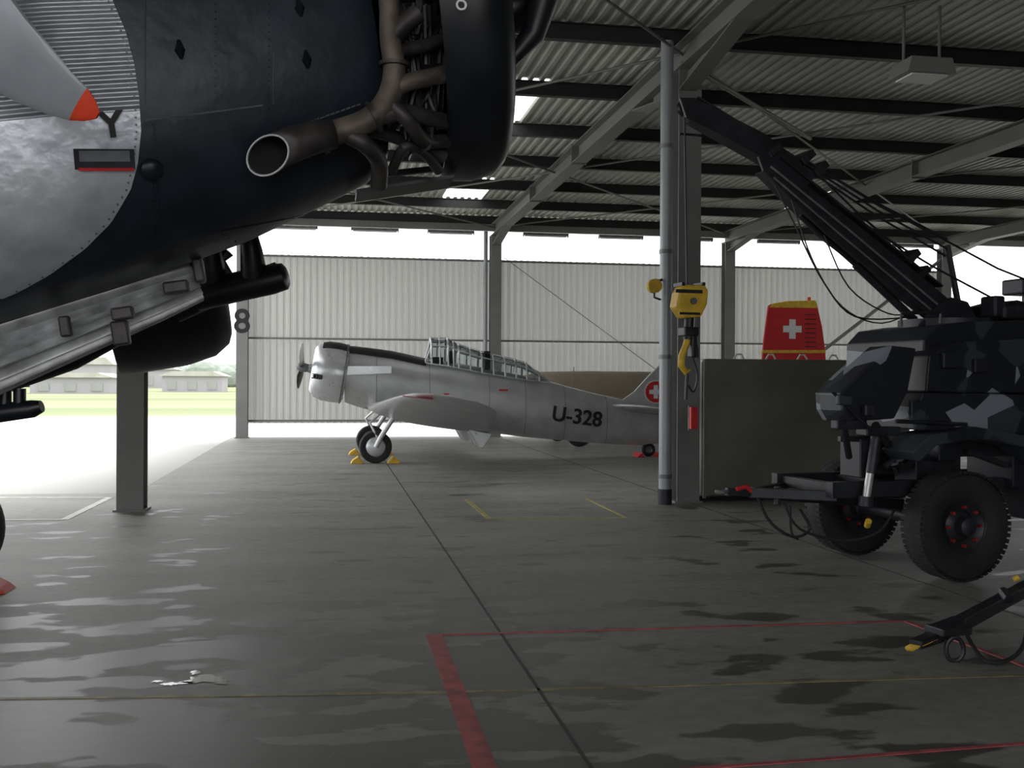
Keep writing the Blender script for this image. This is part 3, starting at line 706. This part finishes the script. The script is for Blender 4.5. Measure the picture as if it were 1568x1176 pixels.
tubes('hook_chain',[([R(1052,572,0),R(1050,612,0)],.014),([R(1060,545,0),R(1068,575,0),R(1062,600,0),R(1054,590,0)],.009)],M['dkmetal'],ct,6,True)

# yellow pulley fixed to the downpipe
yp=D(1002,438,14.7)-V((pd.x,pd.y,0))
rev('pulley_sheave',[(-.05,0),(-.05,.10),(0,.08),(.05,.10),(.05,0)],axisT(yp,(0,1,0)),M['yellow'],dp,20); tube('pulley_hanger',[yp+V((0,0,-.05)),yp+V((.0,0,-.16)),yp+V((.12,0.1,-.18))],.015,M['dkmetal'],dp,8); tube('pulley_bracket',[yp+V((0,0,.05)),yp+V((.14,.1,.10))],.02,M['dkmetal'],dp,8)

# ------------------------------------------------------------------ tow bar in right foreground
tb=empty('aircraft_tow_bar')
def GZ(px,py,z): return G(px,py,z)
A=GZ(1395,992,.10); Bp=GZ(1470,955,.2); Cc=GZ(1600,885,.32); Dd=GZ(1700,850,.36)
boxes('bar',[beam(GZ(1425,972,.16),Bp,.10,.09),beam(Bp,Cc,.085,.085),beam(Cc,Dd,.085,.085),beam(GZ(1430,966,.2),GZ(1475,962,.2),.16,.05)],M['dkmetal'],tb,.008)
tube('towing_eye_grip',[GZ(1388,993,.09),A,GZ(1412,985,.13),GZ(1430,974,.16)],[.014,.024,.02,.03],M['yellow'],tb,10)
boxes('jaw',[beam(GZ(1402,984,.17),GZ(1435,970,.17),.08,.03),beam(GZ(1404,990,.11),GZ(1440,978,.11),.06,.03)],M['dkmetal'],tb,.004)
q=GZ(1462,994,.08); tube('drop_ring',[q+rt*(.055*math.cos(k*math.pi/8))+V((0,0,.075*math.sin(k*math.pi/8))) for k in range(17)],.016,M['dkmetal'],tb,8)
tube('drop_ring_hanger',[GZ(1462,975,.12),GZ(1464,955,.2)],.02,M['dkmetal'],tb,8)
tube('cable',[GZ(1475,955,.2),GZ(1487,985,.1),GZ(1510,1012,.03),GZ(1545,1010,.03),GZ(1568,985,.08),GZ(1575,930,.25)],.014,M['rubber'],tb,8,True)
tube('strap',[GZ(1535,905,.34),GZ(1545,918,.3)],.035,M['dkmetal'],tb,8)
tube('clasp',[GZ(1552,888,.36),GZ(1560,884,.38)],.02,M['yellow'],tb,8)
rev('support_wheel',[(-.04,0),(-.04,.13),(0,.15),(.04,.13),(.04,0)],axisT(GZ(1680,930,.15),rt.cross(V((0,0,1)))),M['rubber'],tb,20)

# ------------------------------------------------------------------ tri-motor airliner (left foreground)
hx=(r0*math.cos(math.radians(10))+f0*math.sin(math.radians(10))); pt=math.radians(9)
jx=(hx*math.cos(pt)+V((0,0,math.sin(pt)))).normalized(); jy=V((0,0,1)).cross(jx).normalized(); jz=jx.cross(jy)
JO=D(684,25,5.4)
JM=Matrix((jx,jy,jz)).transposed().to_4x4(); JM.translation=JO; JI=JM.inverted()
ju=empty('trimotor_airliner',JM)
def J(px,py,yl=0): return JI@plane(px,py,JO+jy*yl,jy)
# fuselage
belly=[(588,262),(560,290),(500,320),(440,348),(380,376),(300,405),(200,440),(100,475),(0,508),(-200,560),(-500,600)]
rings=[]
for i,(px,py) in enumerate(belly):
    q=J(px,py,.25); t=min(1,i/6.); hw=.52+.30*t
    if i==0:
        rings.append(sring(q.x+.05,.40,q.z+.22,hw-.22,64,.9))
    rings.append(sring(q.x,.55+.45*t,q.z,hw,64,.80-.05*t))
lastx=J(-500,600,.25)
for dx,zt,hw in ((3,1.0,.8),(7,.8,.6),(11,.5,.3),(12.5,.4,.1)):
    rings.append(sring(lastx.x-dx,zt,lastx.z+.06*dx,hw,64,.75))
def jskin(silver):
    m=bpy.data.materials.new('airliner_skin_silver' if silver else 'airliner_skin_dark'); m.use_nodes=True; nt=m.node_tree; b=nt.nodes['Principled BSDF']
    tc=nt.nodes.new('ShaderNodeTexCoord'); s=nt.nodes.new('ShaderNodeSeparateXYZ'); nt.links.new(tc.outputs['Object'],s.inputs[0])
    n=nt.nodes.new('ShaderNodeTexNoise'); n.inputs['Scale'].default_value=5; n.inputs['Detail'].default_value=4; nt.links.new(tc.outputs['Object'],n.inputs['Vector'])
    ra=nt.nodes.new('ShaderNodeValToRGB'); ra.color_ramp.elements[0].position=.35; ra.color_ramp.elements[1].position=.7
    nt.links.new(n.outputs['Fac'],ra.inputs[0])
    if silver:
        ra.color_ramp.elements[0].color=(.56,.60,.67,1); ra.color_ramp.elements[1].color=(.80,.83,.88,1)
        nt.links.new(ra.outputs[0],b.inputs['Base Color']); b.inputs['Metallic'].default_value=.5; b.inputs['Roughness'].default_value=.36
        zc=J(60,180,-.8).z
        upm=math_n(nt,'GREATER_THAN',s.outputs[2],zc)
        w=math_n(nt,'SINE',math_n(nt,'MULTIPLY',s.outputs[2],2*math.pi/.036))
        h=math_n(nt,'ADD',math_n(nt,'MULTIPLY',math_n(nt,'MULTIPLY',w,upm),.006),math_n(nt,'MULTIPLY',n.outputs['Fac'],.020))
    else:
        ra.color_ramp.elements[0].color=(.012,.017,.026,1); ra.color_ramp.elements[1].color=(.024,.032,.047,1)
        nt.links.new(ra.outputs[0],b.inputs['Base Color']); b.inputs['Metallic'].default_value=.1; b.inputs['Roughness'].default_value=.40
        h=math_n(nt,'MULTIPLY',n.outputs['Fac'],.009)
    bp=nt.nodes.new('ShaderNodeBump'); bp.inputs['Strength'].default_value=1; bp.inputs['Distance'].default_value=1.
    nt.links.new(h,bp.inputs['Height']); nt.links.new(bp.outputs[0],b.inputs['Normal'])
    return m
jdark=jskin(False); jsilv=jskin(True)
fus=loft('fuselage',rings,jdark,ju)
from mathutils.bvhtree import BVHTree
bvh=BVHTree.FromPolygons([v.co.copy() for v in fus.data.vertices],[tuple(p.vertices) for p in fus.data.polygons])
def S(px,py,off=.005,eps=None):
    o=JI@CL; d=((JI.to_3x3())@ray(px,py)).normalized(); h=bvh.ray_cast(o,d)
    if h[0] is None: return J(px,py,-.7)
    n=h[1] if h[1].dot(d)<0 else -h[1]
    return h[0]+n*off
# silver plated area of the forward fuselage
bd=[(-400,40),(-200,90),(-60,150),(0,172),(50,193),(100,206),(150,213),(200,216),(250,211),(290,200),(340,170),(380,130),(420,75),(445,30),(462,-10)]
def xb(py):
    for (a,b),(c,d) in zip(bd[:-1],bd[1:]):
        if a<=py<=c: return b+(d-b)*(py-a)/(c-a)
    return bd[-1][1]
vs=[];fs=[];NC=28; rows=[-160+i*8 for i in range(78)]; rows=[r for r in rows if r<=462]
for py in rows:
    x1=xb(py); x0_=-420
    for k in range(NC+1):
        t=k/NC; t=1-(1-t)**1.8; vs.append(S(x0_+(x1-x0_)*t,py,.006))
for j in range(len(rows)-1):
    for k in range(NC): fs.append((j*(NC+1)+k,j*(NC+1)+k+1,(j+1)*(NC+1)+k+1,(j+1)*(NC+1)+k))
add('silver_skin_panel',vs,fs,jsilv,ju,True)
def flush(name,px,py,w,h,m,off=.01,th=.012):
    a=S(px,py,off); rx=(S(px+12,py,off)-S(px-12,py,off)).normalized(); rz=(S(px,py-12,off)-S(px,py+12,off)).normalized(); ny=rx.cross(rz).normalized(); rz=ny.cross(rx)
    RR=Matrix((rx,ny*-1,rz)).transposed(); 
    return add(name,boxv(a,(w,th,h),RR),BF,m,ju)
a=S(171,193,.035); text('letter_y','Y',a,.15,M['black'],ju,(math.pi/2,0,0),bold=.005,ext=.001)
flush('vent_slot',160,243,.24,.085,M['dkmetal'],.012); flush('vent_red_line',163,258,.22,.012,M['red'],.020)
flush('vent_inner',160,238,.20,.045,M['grey'],.016)
for px,py in ((276,78),(470,93),(459,14)):
    a=S(px,py,.0); tube('cooling_scoop',[a+V((0,0,.045)),a+V((0,-.012,0)),a-V((0,0,.035))],[.008,.022,.006],M['cowl'],ju,8)
a=S(232,260,.0); rev('inspection_dome',[(0,.05),(.015,.045),(.025,.03),(.03,0)],axisT(a,(S(232,260,1)-a)),M['navy'],ju,20)
L=[]; pyv=[4+i*11 for i in range(41)]
for py in pyv:
    a=S(xb(py)-7,py,.0); b=S(xb(py)-7,py,.011); L.append(([a,b],.005))
tubes('rivets',L,M['grey'],ju,6)
L=[]
for x0_,y0_,x1_,y1_ in ((222,185,412,160),(440,190,560,150),(232,300,380,372),(412,0,412,160),(235,270,238,360),(330,0,330,170)):
    for k in range(16):
        t=k/15; a=S(x0_+(x1_-x0_)*t,y0_+(y1_-y0_)*t+6,0); b=S(x0_+(x1_-x0_)*t,y0_+(y1_-y0_)*t+6,.008); L.append(([a,b],.004))
tubes('rivets_dark_skin',L,M['navy'],ju,6)
tubes('skin_seam_strips',[([S(px,185-(px-222)*.13,.002) for px in range(222,415,18)],.004),([S(px,195-(px-450)*.35,.002) for px in range(440,560,14)],.004)],M['grey'],ju,5)
tubes('skin_seams_dark',[([S(222+.0*y,y,.001) for y in range(0,180,20)],.004),([S(418,y,.001) for y in range(0,170,20)],.004),([S(240+ (y-270)*.05,y,.001) for y in range(190,370,20)],.004),([S(240+k*15,372-k*2.8,.001) for k in range(16)],.004)],M['navy'],ju,5)
# nose cowling ring
rev('ring_cowling',[(-.15,.80),(-.10,.83),(.02,.845),(.12,.83),(.175,.79),(.19,.75),(.175,.72),(.10,.72),(0,.74),(-.10,.75),(-.14,.77)],Matrix.Identity(4),M['cowl'],ju,72,True)
rev('engine_crankcase',[(-.35,.0),(-.35,.30),(-.2,.30),(-.05,.27),(.1,.24),(.2,.14),(.3,.1),(.3,0)],Matrix.Identity(4),M['engine'],ju,32)
rev('firewall_plate',[(-.36,0),(-.36,.44),(-.30,.40),(-.30,0)],Matrix.Identity(4),M['engine'],ju,32)
cv=[];cf=[];pv=[]
for k in range(9):
    a=2*math.pi*(k+.5)/9; d=V((0,math.cos(a),math.sin(a)))
    pts=[];rs=[]
    for i in range(15):
        pts.append(V((-.05,0,0))+d*(.28+i*.024)); rs.append(.095 if i%2 else .078)
    pts.append(V((-.05,0,0))+d*.65); rs.append(.10); pts.append(V((-.05,0,0))+d*.70); rs.append(.06)
    x,y=tubev(pts,rs,14); q=len(cv); cv+=x; cf+=[tuple(i+q for i in f) for f in y]
    tt=V((0,-math.sin(a),math.cos(a)))
    for s in (-1,1): pv.append(([V((.06,0,0))+d*.26+tt*s*.03,V((.06,0,0))+d*.62+tt*s*.06],.012))
    pv.append((catmull([V((-.1,0,0))+d*.60,V((-.18,0,0))+d*.64,V((-.25,0,0))+d*.57,V((-.27,0,0))+d*.42]),.032))
add('engine_cylinders',cv,cf,M['engine'],ju,True); tubes('pushrods_and_ports',pv,M['engine'],ju,8)
# exhaust system
E=lambda px,py,y=-.62:J(px,py,y)
def pipe(name,pts,r,m,sp=True): tube(name,pts,r,m,ju,16,sp)
pipe('exhaust_collector',[E(588,-60),E(596,0),E(598,60),E(604,110),E(592,155),E(560,186),E(505,206),E(470,218)],[.045,.06],M['rust'])
pts=[E(510,205,-.64),E(480,211,-.66),E(450,220,-.69),E(410,238,-.73)]
rs=[.062,.068,.074,.078]
def scarf(rads):
    vs,fs=tubev(pts,rads,32,False); c=pts[-1]; dr=(pts[-1]-pts[-2]).normalized()
    for i in range(len(vs)-32,len(vs)): vs[i]=vs[i]+dr*((vs[i]-c).y*1.0+.0)
    return vs,fs
vs,fs=scarf(rs)
eo=add('exhaust_outlet',vs,fs,M['exh'],ju,True); so=eo.modifiers.new('s','SOLIDIFY'); so.thickness=.004
ring=vs[-32:]; tube('exhaust_lip',ring+[ring[0]],.005,M['alu'],ju,8)
vs,fs=scarf([r-.007 for r in rs]); add('exhaust_outlet_lining',vs,fs,M['exhin'],ju,True)
tubes('exhaust_clamps',[([E(496,208),E(488,211)],.078),([E(604,96),E(604,102)],.07),([E(575,178),E(569,181)],.074)],M['exh'],ju,20)
for i,(pp_,r) in enumerate((([E(690,112,-.5),E(660,118,-.6),E(625,126,-.62),E(606,135)],.04),([E(700,190,-.35),E(660,182,-.5),E(615,172,-.6),E(580,180)],.04),([E(590,150),E(625,185),E(650,215,-.5),E(690,215,-.3)],.035),([E(535,208),E(560,222),E(580,248,-.5),E(580,285,-.4)],.04),([E(500,215),E(560,200,-.5),E(620,215,-.4),E(680,240,-.3)],.032),([E(640,20),E(615,40),E(600,60)],.045),([E(680,60,-.5),E(650,70,-.55),E(602,80)],.032),([E(600,262,-.3),E(620,225,-.5),E(650,235,-.4),E(672,262,-.3)],.025))):
    pipe('exhaust_branch',pp_,r,M['rust'] if i in (0,) else M['exh'])
boxes('engine_mount',[beam(J(590,60,-.3),J(700,20,-.3),.03,.03),beam(J(590,180,-.2),J(700,150,-.2),.03,.03),beam(J(560,270,.1),J(700,255,.1),.03,.03),beam(J(580,230,-.3),J(690,60,-.2),.03,.03),beam(J(545,300,.0),J(690,278,.0),.30,.015),beam(J(640,-20,-.45),J(650,150,-.45),.03,.03)],M['engine'],ju)
tubes('engine_hoses',[([J(610+random.uniform(0,60),random.uniform(0,240),-.45),J(620+random.uniform(0,60),random.uniform(0,240),-.5),J(630+random.uniform(0,50),random.uniform(0,240),-.4)],.012) for _ in range(26)],M['engine'],ju,6,True)
boxes('engine_accessories',[(J(px,py,-.2),(s_,.25,s_*1.3)) for px,py,s_ in ((620,40,.14),(650,90,.16),(625,150,.14),(655,180,.12),(640,220,.10),(610,90,.12))],M['engine'],ju,.02)
# nose propeller
nh=V((.42,0,0)); rev('propeller_hub',[(-.15,0),(-.15,.11),(0,.13),(.1,.10),(.16,0)],axisT(nh,(1,0,0)),M['cowl'],ju,24)
blade('nose_prop_blade_1',nh,(1,0,0),math.radians(100),1.45,.26,M['cowl'],ju)
tube('intake_scoop',[J(770,105,-.3),J(815,55,-.3),J(835,-20,-.3)],[.03,.06,.09],M['cowl'],ju,12)
text('cowl_badge','o',J(706,5,-.85),.10,M['white'],ju,(math.pi/2,0,0))
# starboard propeller blade (close to camera)
PD=3.9
def P(px,py,dz=0): return JI@D(px,py,PD+dz)
spine=[((-420,-330),60,.12),((-200,-130),60,.07),((-90,-20),75,.045),((0,75),60,.03),((50,115),49,.022),((90,143),37,.016),((120,160),28,.013),((138,170),18,.010),((150,177),6,.006)]
rings=[]
for i,((px,py),hw,th) in enumerate(spine):
    a=V(spine[max(i-1,0)][0]); b=V(spine[min(i+1,len(spine)-1)][0]); t=(b-a).normalized(); nn=V((-t.y,t.x))
    c=P(px,py); e=(P(px+nn.x*hw,py+nn.y*hw,.10*hw/70)-c); w=(JI.to_3x3()@fw).normalized()
    rings.append([c+e*math.cos(2*math.pi*k/20)+w*(th*math.sin(2*math.pi*k/20)) for k in range(20)])
loft('outer_prop_blade',rings[:7],M['prop'],ju); 
tipr=[[v.copy() for v in r] for r in rings[6:]]
loft('outer_prop_blade_tip',tipr,M['orange'],ju)
c=P(-420,-330); rev('outer_prop_hub',[(-.2,0),(-.2,.14),(.1,.13),(.2,.08),(.25,0)],axisT(c,(1,0,0)),M['cowl'],ju,20)
rev('outer_engine_nacelle',[(-.25,0),(-.25,.65),(-.45,.72),(-.9,.72),(-1.6,.6),(-3.0,.3),(-3.0,0)],axisT(c,(1,0,0)),M['navy'],ju,40)
# starboard wing of the airliner
rings=[]
for yy,le,ch in ((-.5,-3.6,4.6),(-3,-3.8,4.2),(-7,-4.4,3.4),(-12,-5.2,2.2)):
    zz=-1.15+abs(yy)*.05
    rr=airfoil((-le,0),(-le+ch,0),.16,yy); rings.append([V((-v.x,v.y,zz+v.z)) for v in rr])
loft('wing_starboard',rings,jsilv,ju)
# port wing root, nacelle and exhausts beyond the fuselage
WS=lambda px,py,d: JI@D(px,py,d)
silv=mat('corrugated_silver_grey',(.56,.57,.58),.36,.4,.35,9)
def corrtube(name,p0,p1,r0_,r1_,flat,m,nr=16,amp=.16):
    p0=V(p0);p1=V(p1);t=(p1-p0).normalized(); a=t.cross(V((0,0,1))).normalized(); b=a.cross(t)
    rings=[]
    for i in range(9):
        s=i/8; r=r0_+(r1_-r0_)*s
        if i==8: r*=.93
        rings.append([p0.lerp(p1,s)+(a*math.cos(2*math.pi*k/(nr*6))+b*math.sin(2*math.pi*k/(nr*6))*flat)*r*(1+amp*math.cos(2*math.pi*k/6)) for k in range(nr*6)])
    return loft(name,rings,m,ju)
corrtube('wing_root_port',WS(-260,640,4.9),WS(300,432,5.5),.26,.13,.75,silv)
tube('wing_root_dark_fairing',[WS(-260,720,6.2),WS(0,580,6.5),WS(110,545,6.7),WS(190,515,6.9)],[.22,.10,.09,.04],M['cowl'],ju,16)
boxes('root_fittings',[(WS(100,500,5.0),(.05,.05,.10)),(WS(185,510,5.1),(.08,.06,.12)),(WS(188,480,5.0),(.10,.06,.06)),(WS(270,440,5.2),(.12,.08,.06)),(WS(305,415,5.3),(.05,.1,.12))],M['exh'],ju,.01)
nc=WS(190,425,8.2); nT=axisT(nc,V((1,0.12,.02)))
rev('port_nacelle_cowling',[(-.15,.0),(-.15,.74),(.0,.76),(.35,.76),(.58,.72),(.70,.64),(.73,.57),(.7,.52),(.6,.5),(.3,.52),(.0,.5),(0,0)],nT,M['cowl'],ju,56)
# exhausts under nose
tube('lower_exhaust',[WS(300,455,6.6),WS(360,440,6.6),WS(415,428,6.6),WS(436,423,6.6),WS(440,422,6.6)],[.09,.095,.095,.085,.06],M['cowl'],ju,18)
tube('lower_exhaust_upper',[WS(270,478,6.8),WS(340,446,6.75),WS(425,415,6.7)],[.07,.07,.06],M['cowl'],ju,16)
for px in (322,385): tube('exhaust_strut',[WS(px-5,360,6.5),WS(px,385,6.5),WS(px+5,430,6.6)],[.06,.07,.09],M['cowl'],ju,12)
tube('support_strut',[WS(350,385,6.6),WS(336,400,6.6),WS(352,430,6.6)],.04,M['cowl'],ju,8)
# port landing gear leg stub & wheel at frame edge
tube('gear_fairing',[WS(-80,642,5.2),WS(0,632,5.2),WS(50,626,5.2),WS(64,622,5.2)],[.05,.05,.045,.03],M['cowl'],ju,14)
for px in (8,30): tube('gear_pin',[WS(px,595,5.2),WS(px,625,5.2)],.03,M['cowl'],ju,10)
wc=G(-95,905); wc=V((wc.x,wc.y,.5)); wj=JI@wc
e=wheel('airliner_main_wheel',wj,JI.to_3x3()@jy,.5,.3,ju,M['prop'])
wc2=G(2,905); prism('airliner_wheel_chock',[JI@(V((wc2.x-.12,wc2.y,0))),JI@(V((wc2.x+.08,wc2.y,0))),JI@(V((wc2.x+.02,wc2.y,.05))),JI@(V((wc2.x-.10,wc2.y,.12)))],JI.to_3x3()@V((0,.3,0)),M['orange'],ju)
tube('airliner_gear_leg',[wj,JI@(wc+V((-.1,0.2,1.3)))],.08,M['cowl'],ju,12)

# ------------------------------------------------------------------ light
w=bpy.data.worlds.new('overcast_sky'); bpy.context.scene.world=w; w.use_nodes=True; nt=w.node_tree
bg=nt.nodes['Background']; bg.inputs[0].default_value=(.985,.99,1,1); bg.inputs[1].default_value=2.6
sd=bpy.data.lights.new('sun','SUN'); sd.energy=3.0; sd.angle=math.radians(20); sd.color=(1,.97,.92)
so_=bpy.data.objects.new('sun',sd); link(so_); so_.rotation_euler=(math.radians(-22),math.radians(0),0)
